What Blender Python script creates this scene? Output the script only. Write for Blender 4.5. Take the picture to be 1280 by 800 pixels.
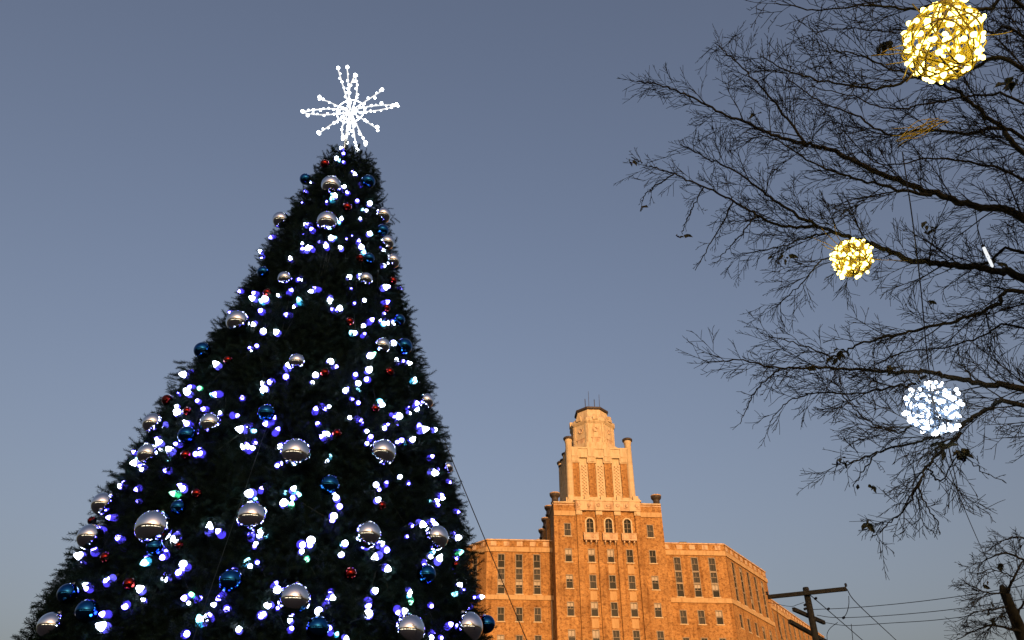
import bpy, math, random
import numpy as np
from mathutils import Vector, Matrix
R = math.radians
random.seed(7); rng = np.random.default_rng(11)
sc = bpy.context.scene
for o in list(bpy.data.objects): bpy.data.objects.remove(o)
col = sc.collection

# ---------------------------------------------------------------- camera, sky, sun, exposure
FOC, PITCH, EYE = 1000.0, R(34), 1.6           # focal length in photo pixels (1280 wide)
cam = bpy.data.cameras.new('camera'); camo = bpy.data.objects.new('camera', cam); col.objects.link(camo)
cam.sensor_width = 36; cam.lens = 36 * FOC / 1280; cam.clip_start = .05; cam.clip_end = 4000
camo.location = (0, 0, EYE); camo.rotation_euler = (math.pi / 2 + PITCH, 0, 0)
sc.camera = camo
SUN_AZ, SUN_EL = 168.0, 6.0                    # degrees clockwise from +Y; low evening sun behind the camera
w = bpy.data.worlds.new('World'); sc.world = w; w.use_nodes = True
nt = w.node_tree; bg = nt.nodes['Background']
sky = nt.nodes.new('ShaderNodeTexSky'); sky.sky_type = 'NISHITA'; sky.sun_disc = False
sky.sun_elevation = R(SUN_EL); sky.sun_rotation = R(SUN_AZ)
sky.altitude = 200; sky.air_density = 1.0; sky.dust_density = 10; sky.ozone_density = 1.2
mixc = nt.nodes.new('ShaderNodeMix'); mixc.data_type = 'RGBA'; mixc.blend_type = 'MULTIPLY'; mixc.inputs[0].default_value = 1
mixc.inputs[7].default_value = (1.206, 1.0, 1.025, 1)
nt.links.new(sky.outputs[0], mixc.inputs[6])
nt.links.new(mixc.outputs[2], bg.inputs[0]); bg.inputs[1].default_value = .15
sl = bpy.data.lights.new('sun', 'SUN'); sun = bpy.data.objects.new('sun', sl); col.objects.link(sun)
sl.energy = 2.2; sl.angle = R(.6); sl.color = (1.0, .555, .245)
_az, _el = R(SUN_AZ), R(SUN_EL)
sdir = Vector((math.sin(_az) * math.cos(_el), math.cos(_az) * math.cos(_el), math.sin(_el)))
sun.rotation_euler = sdir.to_track_quat('Z', 'Y').to_euler(); sun.location = (20, -60, 60)
vs = sc.view_settings; vs.view_transform = 'Standard'; vs.look = 'None'; vs.gamma = 1; vs.exposure = .78; vs.use_curve_mapping = False
cy = sc.cycles; cy.max_bounces = 6; cy.diffuse_bounces = 2; cy.glossy_bounces = 4; cy.transmission_bounces = 4
cy.sample_clamp_indirect = 4; cy.use_denoising = True

def ray(x, y):                                 # direction through a photo pixel, unit depth along the axis
    u, v = (x - 640) / FOC, (400 - y) / FOC
    return np.array([u, math.cos(PITCH) - v * math.sin(PITCH), math.sin(PITCH) + v * math.cos(PITCH)])
EYEP = np.array([0, 0, EYE])
def at(x, y, depth): return EYEP + ray(x, y) * depth
def at_Y(x, y, Y): r = ray(x, y); return EYEP + r * (Y / r[1])

# ---------------------------------------------------------------- materials
MATS = {}
def nodes(name):
    m = bpy.data.materials.new(name); m.use_nodes = True; MATS[name] = m
    t = m.node_tree; return m, t, t.nodes['Principled BSDF']
def ramp(t, fac, stops):
    r = t.nodes.new('ShaderNodeValToRGB'); e = r.color_ramp.elements
    while len(e) < len(stops): e.new(.5)
    for k, (p, c) in enumerate(stops): e[k].position = p; e[k].color = (*c, 1)
    t.links.new(fac, r.inputs[0]); return r.outputs[0]
def noise(t, vec, scale, detail=4, rough=.6):
    n = t.nodes.new('ShaderNodeTexNoise'); n.inputs['Scale'].default_value = scale
    n.inputs['Detail'].default_value = detail; n.inputs['Roughness'].default_value = rough
    if vec is not None: t.links.new(vec, n.inputs['Vector'])
    return n.outputs[0]
def mix(t, a, b, f, mode='MIX'):
    m = t.nodes.new('ShaderNodeMix'); m.data_type = 'RGBA'; m.blend_type = mode
    for s, v in ((0, f), (6, a), (7, b)):
        if hasattr(v, 'is_linked'): t.links.new(v, m.inputs[s])
        elif s == 0: m.inputs[0].default_value = v
        else: m.inputs[s].default_value = (*v, 1)
    return m.outputs[2]
def bump(t, h, bsdf, s=.3, d=.01):
    b = t.nodes.new('ShaderNodeBump'); b.inputs['Strength'].default_value = s; b.inputs['Distance'].default_value = d
    t.links.new(h, b.inputs['Height']); t.links.new(b.outputs[0], bsdf.inputs['Normal'])
def simple(name, c1, c2, scale=6, rough=.6, metal=0, spec=.4, coord='Object', bmp=0):
    m, t, b = nodes(name)
    tc = t.nodes.new('ShaderNodeTexCoord'); n = noise(t, tc.outputs[coord], scale)
    t.links.new(ramp(t, n, [(.3, c1), (.7, c2)]), b.inputs['Base Color'])
    b.inputs['Roughness'].default_value = rough; b.inputs['Metallic'].default_value = metal
    b.inputs['Specular IOR Level'].default_value = spec
    if bmp: bump(t, n, b, bmp)
    return m
def emit(name, c, s, base=(.5, .5, .5)):
    m, t, b = nodes(name); b.inputs['Base Color'].default_value = (*base, 1); b.inputs['Roughness'].default_value = .3
    b.inputs['Emission Color'].default_value = (*c, 1); b.inputs['Emission Strength'].default_value = s
    return m
def brick_mat(name, ca, cb, mortar):
    m, t, b = nodes(name)
    uv = t.nodes.new('ShaderNodeUVMap'); tc = t.nodes.new('ShaderNodeTexCoord')
    br = t.nodes.new('ShaderNodeTexBrick'); t.links.new(uv.outputs[0], br.inputs['Vector'])
    br.inputs['Scale'].default_value = 1; br.inputs['Brick Width'].default_value = .24; br.inputs['Row Height'].default_value = .085
    br.inputs['Mortar Size'].default_value = .008; br.inputs['Bias'].default_value = -.1
    br.inputs['Color1'].default_value = (*ca, 1); br.inputs['Color2'].default_value = (*cb, 1); br.inputs['Mortar'].default_value = (*mortar, 1)
    n1 = noise(t, uv.outputs[0], 2.6, 3, .7); n2 = noise(t, uv.outputs[0], .35, 4, .6)
    c = mix(t, br.outputs[0], ramp(t, n1, [(.34, (.50, .44, .38)), (.5, (1, 1, 1)), (.70, (1.16, 1.14, 1.08))]), 1, 'MULTIPLY')
    c = mix(t, c, ramp(t, n2, [(.3, (.66, .62, .58)), (.6, (1.02, 1.02, 1.02))]), 1, 'MULTIPLY')
    mp = t.nodes.new('ShaderNodeMapping'); mp.inputs['Scale'].default_value = (1.6, .06, 1); t.links.new(uv.outputs[0], mp.inputs[0])
    c = mix(t, c, ramp(t, noise(t, mp.outputs[0], 1, 4, .6), [(.36, (.66, .6, .54)), (.52, (1, 1, 1))]), .8, 'MULTIPLY')
    t.links.new(c, b.inputs['Base Color']); b.inputs['Roughness'].default_value = .85; b.inputs['Specular IOR Level'].default_value = .2
    bump(t, br.outputs[1], b, .25, -.01); return m
BRICK = brick_mat('tan brick', (.50, .265, .085), (.34, .155, .042), (.42, .28, .13))
def stone_mat(name, ca, cb, stain):
    m, t, b = nodes(name); uv = t.nodes.new('ShaderNodeUVMap')
    n = noise(t, uv.outputs[0], 1.7, 5, .65)
    c = ramp(t, n, [(.3, ca), (.7, cb)])
    mp = t.nodes.new('ShaderNodeMapping'); mp.inputs['Scale'].default_value = (1.8, .35, 1); t.links.new(uv.outputs[0], mp.inputs[0])
    c = mix(t, c, ramp(t, noise(t, mp.outputs[0], 1, 5, .7), [(.33, stain), (.5, (1, 1, 1))]), .8, 'MULTIPLY')
    t.links.new(c, b.inputs['Base Color']); b.inputs['Roughness'].default_value = .8; b.inputs['Specular IOR Level'].default_value = .2
    bump(t, n, b, .2, .03); return m
STONE = stone_mat('cream stone', (.54, .42, .25), (.64, .51, .32), (.60, .50, .40))
STONE2 = stone_mat('weathered stone', (.50, .33, .19), (.66, .49, .31), (.40, .24, .16))
BAND = stone_mat('buff stone', (.48, .31, .14), (.56, .38, .19), (.62, .50, .38))
SPAND = stone_mat('buff panel stone', (.48, .30, .13), (.55, .36, .17), (.75, .66, .55))
FRAME = simple('window paint', (.22, .17, .11), (.31, .25, .17), 3)
m_, t_, b_ = nodes('window glass'); b_.inputs['Base Color'].default_value = (.010, .012, .009, 1); b_.inputs['Roughness'].default_value = .3; b_.inputs['Specular IOR Level'].default_value = .06
PANE = m_
BLIND = simple('cream roller blind', (.36, .30, .22), (.50, .44, .34), 1.3)
CURT = simple('olive drawn blind', (.010, .010, .006), (.022, .019, .011), 1.3)
DARKM = simple('dark weathered copper', (.035, .028, .022), (.07, .05, .035), 5, .6)
ROOF = simple('flat roof gravel', (.12, .11, .10), (.2, .18, .16), 3, .9)
BARK = simple('grey brown bark', (.020, .020, .013), (.040, .037, .025), 22, .9, spec=.15, bmp=.5)
TWIG = simple('twig bark', (.018, .017, .012), (.032, .029, .02), 30, .9, spec=.1)
WOOD = simple('creosoted pole wood', (.028, .027, .018), (.055, .050, .034), 9, .85, spec=.2, bmp=.4)
CABLE = simple('black cable', (.012, .012, .012), (.02, .02, .02), 9, .6)
LEAF = simple('withered leaf', (.02, .03, .01), (.05, .05, .02), 8, .7)
NEEDLE = simple('fir needle', (.004, .012, .009), (.009, .022, .016), 5, .6, spec=.06)
CORE = simple('light block core', (.004, .009, .006), (.007, .015, .01), 5, .9, spec=.05)
SILVER = simple('silver mirror', (.70, .73, .80), (.76, .79, .85), 3, .035, 1, .5)
BLUE = simple('blue mirror', (.008, .075, .22), (.012, .10, .28), 3, .06, 1, .5)
RED = simple('red mirror', (.20, .012, .01), (.26, .02, .015), 3, .14, 1, .5)
for _m in (SILVER, BLUE, RED):
    _t = _m.node_tree; _b = _t.nodes['Principled BSDF']; _tc = _t.nodes.new('ShaderNodeTexCoord')
    _r = ramp(_t, noise(_t, _tc.outputs['Object'], 4.5, 5, .7), [(.42, (.02, .02, .02)), (.72, (.22, .22, .22))]); _t.links.new(_r, _b.inputs['Roughness'])
CAPM = simple('ornament cap metal', (.5, .48, .42), (.6, .57, .5), 8, .3, 1)
GREENW = simple('green cable', (.006, .016, .008), (.01, .022, .012), 8, .6)
def led(name, lens, core, hot, z=.5):
    """bulb: lens body painted with the halo colour, hot core towards the tip (object z runs 0 to 0.15)"""
    m, t, b = nodes(name); b.inputs['Roughness'].default_value = .25; b.inputs['Base Color'].default_value = (*[c * .4 for c in lens], 1)
    tc = t.nodes.new('ShaderNodeTexCoord'); sp = t.nodes.new('ShaderNodeSeparateXYZ'); t.links.new(tc.outputs['Object'], sp.inputs[0])
    mr = t.nodes.new('ShaderNodeMapRange'); mr.inputs[1].default_value = 0; mr.inputs[2].default_value = .15; t.links.new(sp.outputs[2], mr.inputs[0])
    stops = [(0, 0), (z, 0), (z + .07, 1), (1, 1)]
    t.links.new(ramp(t, mr.outputs[0], [(p, core if q else lens) for p, q in stops]), b.inputs['Emission Color'])
    st = ramp(t, mr.outputs[0], [(p, (1, 1, 1) if q else (1 / hot,) * 3) for p, q in stops])
    mu = t.nodes.new('ShaderNodeMath'); mu.operation = 'MULTIPLY'; mu.inputs[1].default_value = hot
    t.links.new(st, mu.inputs[0]); t.links.new(mu.outputs[0], b.inputs['Emission Strength']); return m
LED = {'w': led('white led bulb', (.09, .085, .8), (.70, .80, 1.0), 16, .48), 'b': led('blue led bulb', (.05, .036, .62), (.12, .10, 1.0), 30, .66),  # blue body glow painted in for the halo round the core
       'g': led('green led bulb', (.04, .6, .25), (.35, 1.0, .7), 3), 'c': led('cyan led bulb', (.04, .4, .7), (.3, .8, 1.0), 3.5)}
STARL = emit('star led', (.90, .97, 1.0), 5)
STARW = emit('white star glowing rod', (.88, .96, 1.0), .42)  # arm rods glow on their own, standing in for the bulbs' bloom
YEL = emit('warm yellow led', (1.0, .80, .17), 5); WHI = emit('cool white led', (.86, .92, 1.0), 3)
YWIRE = simple('bulb lit gold wire', (.34, .25, .014), (.42, .31, .02), 9, .45); WWIRE = simple('pale blue wire', (.16, .26, .42), (.25, .36, .5), 9, .45)  # gold puts the yellow bulbs' light into the wire colour
TUBEL = emit('white tube led', (.9, .95, 1.0), .55)
ASPH = simple('asphalt', (.04, .04, .042), (.065, .065, .065), 2.5, .9)
PAVE = simple('dark brick paving', (.024, .021, .019), (.045, .040, .036), 2, .9)
GRASS = simple('ground grass', (.035, .045, .018), (.06, .065, .03), .4, .95, coord='Generated')
HILLM = simple('wooded hillside', (.02, .024, .012), (.045, .04, .022), .08, .95)

# ---------------------------------------------------------------- mesh helpers
class MB:
    def __init__(s): s.v = []; s.f = []; s.m = []; s.sm = []
    def add(s, v, f, m=0, smooth=False):
        n = len(s.v); s.v += [tuple(map(float, p)) for p in v]
        for q in f: s.f.append(tuple(i + n for i in q)); s.m.append(m); s.sm.append(smooth)
        return s
    def box(s, x0, x1, y0, y1, z0, z1, m=0):
        v = [(x, y, z) for z in (z0, z1) for y in (y0, y1) for x in (x0, x1)]
        return s.add(v, [(0, 2, 3, 1), (4, 5, 7, 6), (0, 1, 5, 4), (1, 3, 7, 5), (3, 2, 6, 7), (2, 0, 4, 6)], m)
    def fbox(s, fr, x0, x1, y0, y1, z0, z1, m=0):       # box in a wall frame fr
        v = [fr(x, y, z) for z in (z0, z1) for y in (y0, y1) for x in (x0, x1)]
        return s.add(v, [(0, 2, 3, 1), (4, 5, 7, 6), (0, 1, 5, 4), (1, 3, 7, 5), (3, 2, 6, 7), (2, 0, 4, 6)], m)
    def prism(s, poly, z0, z1, m=0, top=None):
        n = len(poly); top = top or poly
        v = [(x, y, z0) for x, y in poly] + [(x, y, z1) for x, y in top]
        f = [(i, (i + 1) % n, n + (i + 1) % n, n + i) for i in range(n)] + [tuple(range(n))[::-1], tuple(range(n, 2 * n))]
        return s.add(v, f, m)
    def lathe(s, prof, n=16, c=(0, 0, 0), m=0, smooth=True):
        v = []; f = []
        for r, z in prof:
            for k in range(n): a = 2 * math.pi * k / n; v.append((c[0] + r * math.cos(a), c[1] + r * math.sin(a), c[2] + z))
        for i in range(len(prof) - 1):
            for k in range(n): f.append((i * n + k, i * n + (k + 1) % n, (i + 1) * n + (k + 1) % n, (i + 1) * n + k))
        f.append(tuple(range(n))[::-1]); L = (len(prof) - 1) * n; f.append(tuple(range(L, L + n)))
        return s.add(v, f, m, smooth)
    def tube(s, pts, rad, n=6, m=0, smooth=True, caps=True):
        P = np.asarray(pts, float); k = len(P)
        rad = np.broadcast_to(np.asarray(rad, float), (k,))
        T = np.empty_like(P); T[1:-1] = P[2:] - P[:-2]; T[0] = P[1] - P[0]; T[-1] = P[-1] - P[-2]
        T /= np.maximum(np.linalg.norm(T, axis=1), 1e-9)[:, None]
        a = np.array([0, 0, 1.]) if abs(T[0][2]) < .9 else np.array([1., 0, 0])
        v = []; ang = np.arange(n) * 2 * math.pi / n; ca, sa = np.cos(ang)[:, None], np.sin(ang)[:, None]
        for i in range(k):
            u = a - T[i] * (a @ T[i]); u /= max(np.linalg.norm(u), 1e-9); w_ = np.cross(T[i], u); a = u
            v.append(P[i] + rad[i] * (ca * u + sa * w_))
        v = np.concatenate(v)
        f = [(i * n + j, i * n + (j + 1) % n, (i + 1) * n + (j + 1) % n, (i + 1) * n + j) for i in range(k - 1) for j in range(n)]
        if caps: f += [tuple(range(n))[::-1], tuple(range((k - 1) * n, k * n))]
        return s.add(v, f, m, smooth)
    def build(s, name, mat, parent=None):
        me = bpy.data.meshes.new(name); me.from_pydata(s.v, [], s.f); me.validate()
        for q in (mat if isinstance(mat, (list, tuple)) else [mat]): me.materials.append(q)
        if len(me.polygons) == len(s.f):
            me.polygons.foreach_set('material_index', s.m); me.polygons.foreach_set('use_smooth', s.sm)
        nl = len(me.loops)
        if nl < 60000:
            uvl = me.uv_layers.new(name='UVMap'); uvs = np.zeros((nl, 2), np.float32)
            for p in me.polygons:
                nx, ny, nz = p.normal
                for li in p.loop_indices:
                    c = me.vertices[me.loops[li].vertex_index].co
                    if abs(nz) > .8: uvs[li] = (c[0], c[1])
                    else:
                        h = math.hypot(nx, ny); uvs[li] = ((-c[0] * ny + c[1] * nx) / h, c[2])
            uvl.data.foreach_set('uv', uvs.ravel())
        return link(name, me, parent)
def link(name, me, parent=None):
    o = bpy.data.objects.new(name, me); col.objects.link(o); o.parent = parent; return o
def thing(name, label, cat, loc=(0, 0, 0), rz=0, group=None):
    o = bpy.data.objects.new(name, None); col.objects.link(o); o.location = loc; o.rotation_euler[2] = rz
    o.empty_display_size = .2; return tag(o, label, cat, group)
def tag(o, label=None, cat=None, group=None, kind=None):
    for k, v in (('label', label), ('category', cat), ('group', group), ('kind', kind)):
        if v: o[k] = v
    return o
def copy_of(o, parent=None, loc=None, rz=None):
    c = o.copy(); col.objects.link(c); c.parent = parent
    if loc is not None: c.location = loc
    if rz is not None: c.rotation_euler[2] = rz
    for ch in o.children: copy_of(ch, c)
    return c
def smooth_path(pts, per=6):
    P = np.asarray(pts, float)
    if len(P) < 3: return np.array([P[0] + (P[-1] - P[0]) * t for t in np.linspace(0, 1, per + 1)])
    Q = np.vstack([2 * P[0] - P[1], P, 2 * P[-1] - P[-2]]); out = []
    for i in range(1, len(Q) - 2):
        for t in np.arange(per) / per:
            a, b, c, d = Q[i - 1:i + 3]
            out.append(.5 * (2 * b + (c - a) * t + (2 * a - 5 * b + 4 * c - d) * t * t + (3 * b - a - 3 * c + d) * t ** 3))
    out.append(P[-1]); return np.array(out)

# ---------------------------------------------------------------- ground and hill
TERR = 9.0                                      # level of the terrace the big building stands on
def ground_z(x, y):
    t = min(max((y - 62) / 40, 0), 1); t = t * t * (3 - 2 * t); return TERR * t
gx = [-1200, -500, -250, -120, -60, -20, 0, 20, 60, 120, 250, 500, 1200]; gy = [-1200, -500, -200, -60, 0, 30, 50, 62, 70, 78, 86, 94, 102, 120, 200, 500, 1500]
mb = MB(); mb.add([(x, y, ground_z(x, y)) for y in gy for x in gx],
                  [(j * 13 + i, j * 13 + i + 1, (j + 1) * 13 + i + 1, (j + 1) * 13 + i) for j in range(len(gy) - 1) for i in range(12)])
tag(mb.build('ground', GRASS), kind='structure')
mb = MB(); mb.box(-200, 200, 38, 47, -.1, .03); tag(mb.build('road', ASPH), kind='structure')
mb = MB(); mb.box(-75, 75, -33.5, 36, -.1, .14); tag(mb.build('pavement', PAVE), kind='structure')
# unseen wooded ridge added behind the camera: shades the square, spares the tall building
hv = []; HX = np.linspace(-560, 560, 61); HY = np.linspace(-400, -150, 20)
for y in HY:
    for x in HX:
        t = (y + 150) / -250
        prof = min(t / .28, 1) if t < .5 else 1 - (t - .5) * .6
        prof = prof * prof * (3 - 2 * prof) if prof < 1 else 1
        h = 44 + 3 * math.sin(x * .021 + 1.3) + 2.5 * math.sin(x * .083 + y * .05) + 1.5 * math.sin(x * .31 + y * .2)
        edge = min(1, (560 - abs(x)) / 160)
        hv.append((x, y, max(0, h * prof * edge) - .3))
mb = MB(); mb.add(hv, [(j * 61 + i, j * 61 + i + 1, (j + 1) * 61 + i + 1, (j + 1) * 61 + i) for j in range(19) for i in range(60)], smooth=True)
tag(mb.build('shade_hill', HILLM), kind='structure')

# a street of shops behind the camera, mirrored in the ornaments
SHOPW = simple('dark shop brick', (.07, .045, .035), (.13, .08, .06), 1.5, .9); SHOPG = emit('lit shop window', (1.0, .82, .52), 3)
x = -62.0; shr = random.Random(3); k = 0
while x < 62:
    wd = shr.uniform(8, 15); hh = shr.uniform(5.5, 10.5); yb = -34
    sh = thing('shop_building', 'low dark shop with lit front windows, mirrored in the silver balls', 'building', (x + wd / 2, yb, 0), group='shops mirrored in the ornaments')
    mb = MB(); mb.box(-wd / 2, wd / 2, -12, 0, 0, hh); mb.build('wall', SHOPW, sh)
    mb = MB(); mb.box(-wd / 2 - .1, wd / 2 + .1, -.3, .35, hh + .002, hh + .6); mb.build('cornice', SHOPW, sh)
    n = int(wd / 3.6)
    for i in range(n):
        if shr.random() < .2: continue
        c = -wd / 2 + (i + .5) * wd / n; mb = MB(); mb.box(c - wd / n * .38, c + wd / n * .38, .004, .05, .5, 3.1); mb.build('shop_window', SHOPG, sh)
    x += wd + (3.5 if k % 3 == 2 else .3); k += 1

# ---------------------------------------------------------------- the big brick building
TH = R(3.5); BX, BY = 13.7 + .22 * math.cos(TH), 112 + .22 * math.sin(TH)
bld = thing('brick_building', 'tall tan brick art deco building with a stepped cream tower', 'building', (BX, BY, TERR), TH)
Z0 = -TERR                                      # local z = world z - TERR
def H(z): return z - TERR
def frame(ax, ay, bx, by):                      # wall frame: u along a->b, v inward, z up (outside on the right of a->b)
    L = math.hypot(bx - ax, by - ay); dx, dy = (bx - ax) / L, (by - ay) / L
    return (lambda u, v, z: (ax + dx * u - dy * v, ay + dy * u + dx * v, z)), L, math.atan2(dy, dx)
def wall(fr, L, z0, z1, holes, thick=.4, name='wall', mat=BRICK):
    us = sorted({0, L, *[h[0] for h in holes], *[h[1] for h in holes]}); zs = sorted({z0, z1, *[h[2] for h in holes], *[h[3] for h in holes]})
    mb = MB()
    for i in range(len(us) - 1):
        for j in range(len(zs) - 1):
            u0, u1, a, b = us[i], us[i + 1], zs[j], zs[j + 1]; um, zm = (u0 + u1) / 2, (a + b) / 2
            if any(h[0] < um < h[1] and h[2] < zm < h[3] for h in holes): continue
            mb.add([fr(u0, 0, a), fr(u1, 0, a), fr(u1, 0, b), fr(u0, 0, b)], [(0, 1, 2, 3)])
    for u0, u1, a, b in holes:
        for p, q in (((u0, a), (u1, a)), ((u1, a), (u1, b)), ((u1, b), (u0, b)), ((u0, b), (u0, a))):
            mb.add([fr(p[0], 0, p[1]), fr(q[0], 0, q[1]), fr(q[0], thick, q[1]), fr(p[0], thick, p[1])], [(3, 2, 1, 0)])
    mb.add([fr(0, thick, z0), fr(L, thick, z0), fr(L, thick, z1), fr(0, thick, z1)], [(3, 2, 1, 0)])
    mb.add([fr(0, 0, z1), fr(L, 0, z1), fr(L, thick, z1), fr(0, thick, z1)], [(0, 1, 2, 3)])
    return mb.build(name, mat, bld)
# one window kind = mesh data shared by its copies; local x along the wall, y inward, z up from the sill
WCACHE = {}
def window_meshes(wd, h):
    key = (round(wd, 2), round(h, 2))
    if key in WCACHE: return WCACHE[key]
    t = .05; d = {}
    mb = MB(); a, b = -wd / 2, wd / 2
    mb.box(a, a + t, .10, .2, 0, h); mb.box(b - t, b, .10, .2, 0, h); mb.box(a + t, b - t, .10, .2, h - t, h); mb.box(a + t, b - t, .10, .2, 0, t)
    mb.box(a + t, b - t, .11, .19, h * .49, h * .49 + .06)
    mb.box(-.02, .02, .13, .18, h * .49 + .06, h - t)
    o = mb.build('frame', FRAME); d['frame'] = o.data; bpy.data.objects.remove(o)
    mb = MB(); mb.box(a + t, b - t, .155, .165, t, h * .49); mb.box(a + t, b - t, .155, .165, h * .49 + .06, h - t)
    o = mb.build('pane', PANE); d['pane'] = o.data; bpy.data.objects.remove(o)
    mb = MB(); mb.box(a - .12, b + .12, -.09, .10, -.14, 0)
    o = mb.build('sill', STONE); d['sill'] = o.data; bpy.data.objects.remove(o)
    mb = MB(); mb.box(a + .02, b - .02, -.02, .10, h - .11, h - .002); mb.box(a, a + .09, -.02, .10, 0, h); mb.box(b - .09, b, -.02, .10, 0, h)
    o = mb.build('surround', FRAME); d['surround'] = o.data; bpy.data.objects.remove(o)
    for nm, frac, mt in (('half', .42, BLIND), ('third', .3, BLIND), ('two', .55, BLIND), ('olive', .97, CURT)):
        mb = MB()
        for k in range(2):                      # two shade halves seen behind the glazing bar
            x0, x1 = (a + t + .02, -.035) if k == 0 else (.035, b - t - .02)
            mb.box(x0, x1, .135, .15, h - t - .02 - (h - 2 * t) * frac, h - t - .02)
        o = mb.build('blind', mt); d[nm] = o.data; bpy.data.objects.remove(o)
    WCACHE[key] = d; return d
wrand = random.Random(5)
def window(fr, ang, uc, z, wd, h, shade=None, sill=True):
    d = window_meshes(wd, h); x, y, zz = fr(uc, .0, z)
    wo = bpy.data.objects.new('window', d['frame']); col.objects.link(wo); wo.parent = bld; wo.location = (x, y, zz); wo.rotation_euler[2] = ang
    link('pane', d['pane'], wo); link('surround', d['surround'], wo)
    if sill: link('sill', d['sill'], wo)
    if shade is None: shade = wrand.choice(['half', 'third', 'olive', 'olive', 'olive', '', '', '', 'third'])
    if shade: link('blind', d[shade], wo)
    return wo
BASE = H(TERR)                                  # local ground level = 0
# -- central block: 15.8 wide, front at y = 0
BW = 7.9
fr, L, ang = frame(-BW, 0, BW, 0)
holes = []; wins = []
side_z = [39.85, 36.15, 32.5, 28.83, 25.2, 21.5]; 
side_sh = {(-1, 1): 'half', (-1, 0): 'olive', (-1, 2): 'third', (-1, 3): 'third', (-1, 4): 'half', (1, 0): 'olive', (1, 1): None, (1, 2): 'third', (1, 3): 'third', (1, 4): 'olive'}
for s in (-1, 1):
    for k, z in enumerate(side_z):
        uc = BW + s * 5.98; holes.append((uc - .5, uc + .5, H(z), H(z) + 1.88)); wins.append((uc, H(z), 1.0, 1.88, side_sh.get((s, k), 'skip')))
mid_sh = {(0, 0): 'half', (1, 0): 'two', (2, 0): None, (0, 1): 'olive', (1, 1): None, (2, 1): 'olive', (0, 2): 'half', (1, 2): None, (2, 2): 'half', (0, 3): 'two', (1, 3): 'olive', (2, 3): None}
for c in range(3):
    uc = BW + (c - 1) * 2.72
    for k, z in enumerate(side_z[1:]):
        holes.append((uc - .5, uc + .5, H(z), H(z) + 1.9)); wins.append((uc, H(z), 1.0, 1.9, mid_sh.get((c, k), 'skip')))
    holes.append((uc - .56, uc + .56, H(40.1), H(42.56)))
wall(fr, L, BASE, H(44.7), holes)
for uc, z, wd, h, shd in wins:
    if shd == 'skip': window(fr, ang, uc, z, wd, h)
    elif shd is None: window(fr, ang, uc, z, wd, h, shade='')
    else: window(fr, ang, uc, z, wd, h, shd)
# arched windows: the wall opening is square, a stone arch surround fills its corners
def arch_parts(wd, h):
    r = wd / 2; zc = h - r; n = 14
    arc = [(r * math.cos(math.pi * k / n), zc + r * math.sin(math.pi * k / n)) for k in range(n + 1)]
    ro = r + .2; arco = [(ro * math.cos(math.pi * k / n), zc + ro * math.sin(math.pi * k / n)) for k in range(n + 1)]
    mb = MB(); inner = [(r, 0)] + arc + [(-r, 0)]; outer = [(ro, 0)] + arco + [(-ro, 0)]
    m = len(inner); v = []
    for y in (-.07, .16):
        v += [(x, y, z) for x, z in inner] + [(x, y, z) for x, z in outer]
    f = []
    for i in range(m - 1):
        f += [(i, i + 1, m + i + 1, m + i), (2 * m + i, 3 * m + i, 3 * m + i + 1, 2 * m + i + 1), (i, 2 * m + i, 2 * m + i + 1, i + 1), (m + i, m + i + 1, 3 * m + i + 1, 3 * m + i)]
    mb.add(v, f); return mb, arc, r, zc
mb, arc, r_, zc_ = arch_parts(1.0, 2.34); o = mb.build('arch', STONE); arch_me = o.data; bpy.data.objects.remove(o)
mb = MB(); poly = [(r_, 0)] + arc + [(-r_, 0)]
mb.add([(x, .2, z) for x, z in poly], [tuple(range(len(poly)))]); mb.add([(x, .21, z) for x, z in poly], [tuple(range(len(poly)))[::-1]])
o = mb.build('pane', PANE); apane = o.data; bpy.data.objects.remove(o)
mb = MB(); mb.box(-.03, .03, .15, .2, 0, 2.3); mb.box(-.5, -.03, .15, .2, .95, 1.0); mb.box(.03, .5, .15, .2, .95, 1.0); mb.box(-.5, -.03, .15, .2, 1.75, 1.8); mb.box(.03, .5, .15, .2, 1.75, 1.8)
o = mb.build('glazing_bar', FRAME); abar = o.data; bpy.data.objects.remove(o)
mb = MB(); mb.box(-1.05, 1.05, -.75, -.002, -.16, 0); mb.box(-1.05, 1.05, -.75, -.6, 0, .78); mb.box(-1.05, -.92, -.6, -.002, 0, .78); mb.box(.92, 1.05, -.6, -.002, 0, .78)
mb.box(-1.10, 1.10, -.8, -.55, .78, .88)
for x in (-.7, -.23, .23, .7): mb.box(x - .17, x + .17, -.79, -.75, .14, .66)
o = mb.build('balcony', STONE2); bal = o.data; bpy.data.objects.remove(o)
mb = MB()
mb.add([(-.1, -.002, -.7), (-.1, -.002, -.162), (-.1, -.62, -.162), (-.1, -.55, -.4), (.1, -.002, -.7), (.1, -.002, -.162), (.1, -.62, -.162), (.1, -.55, -.4)],
       [(0, 1, 2, 3), (7, 6, 5, 4), (0, 3, 7, 4), (3, 2, 6, 7), (1, 5, 6, 2)])
o = mb.build('bracket', STONE2); brk = o.data; bpy.data.objects.remove(o)
for c in range(3):
    x, y, z = fr(BW + (c - 1) * 2.72, 0, H(40.12))
    a = link('arched_window', arch_me, bld); a.location = (x, y, z)
    link('pane', apane, a); link('glazing_bar', abar, a)
    b = link('balcony', bal, bld); b.location = (x, y, H(39.25))
    for s in (-.72, 0, .72): k = link('bracket', brk, b); k.location = (s, 0, 0)
    for k in range(4):
        zz = [34.6, 30.95, 27.3, 23.6][k]
        mb = MB(); mb.box(-.46, .46, -.03, .3, 0, 1.2); s_ = mb.build('spandrel_panel', SPAND, bld); s_.location = (x, y, H(zz))
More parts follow.
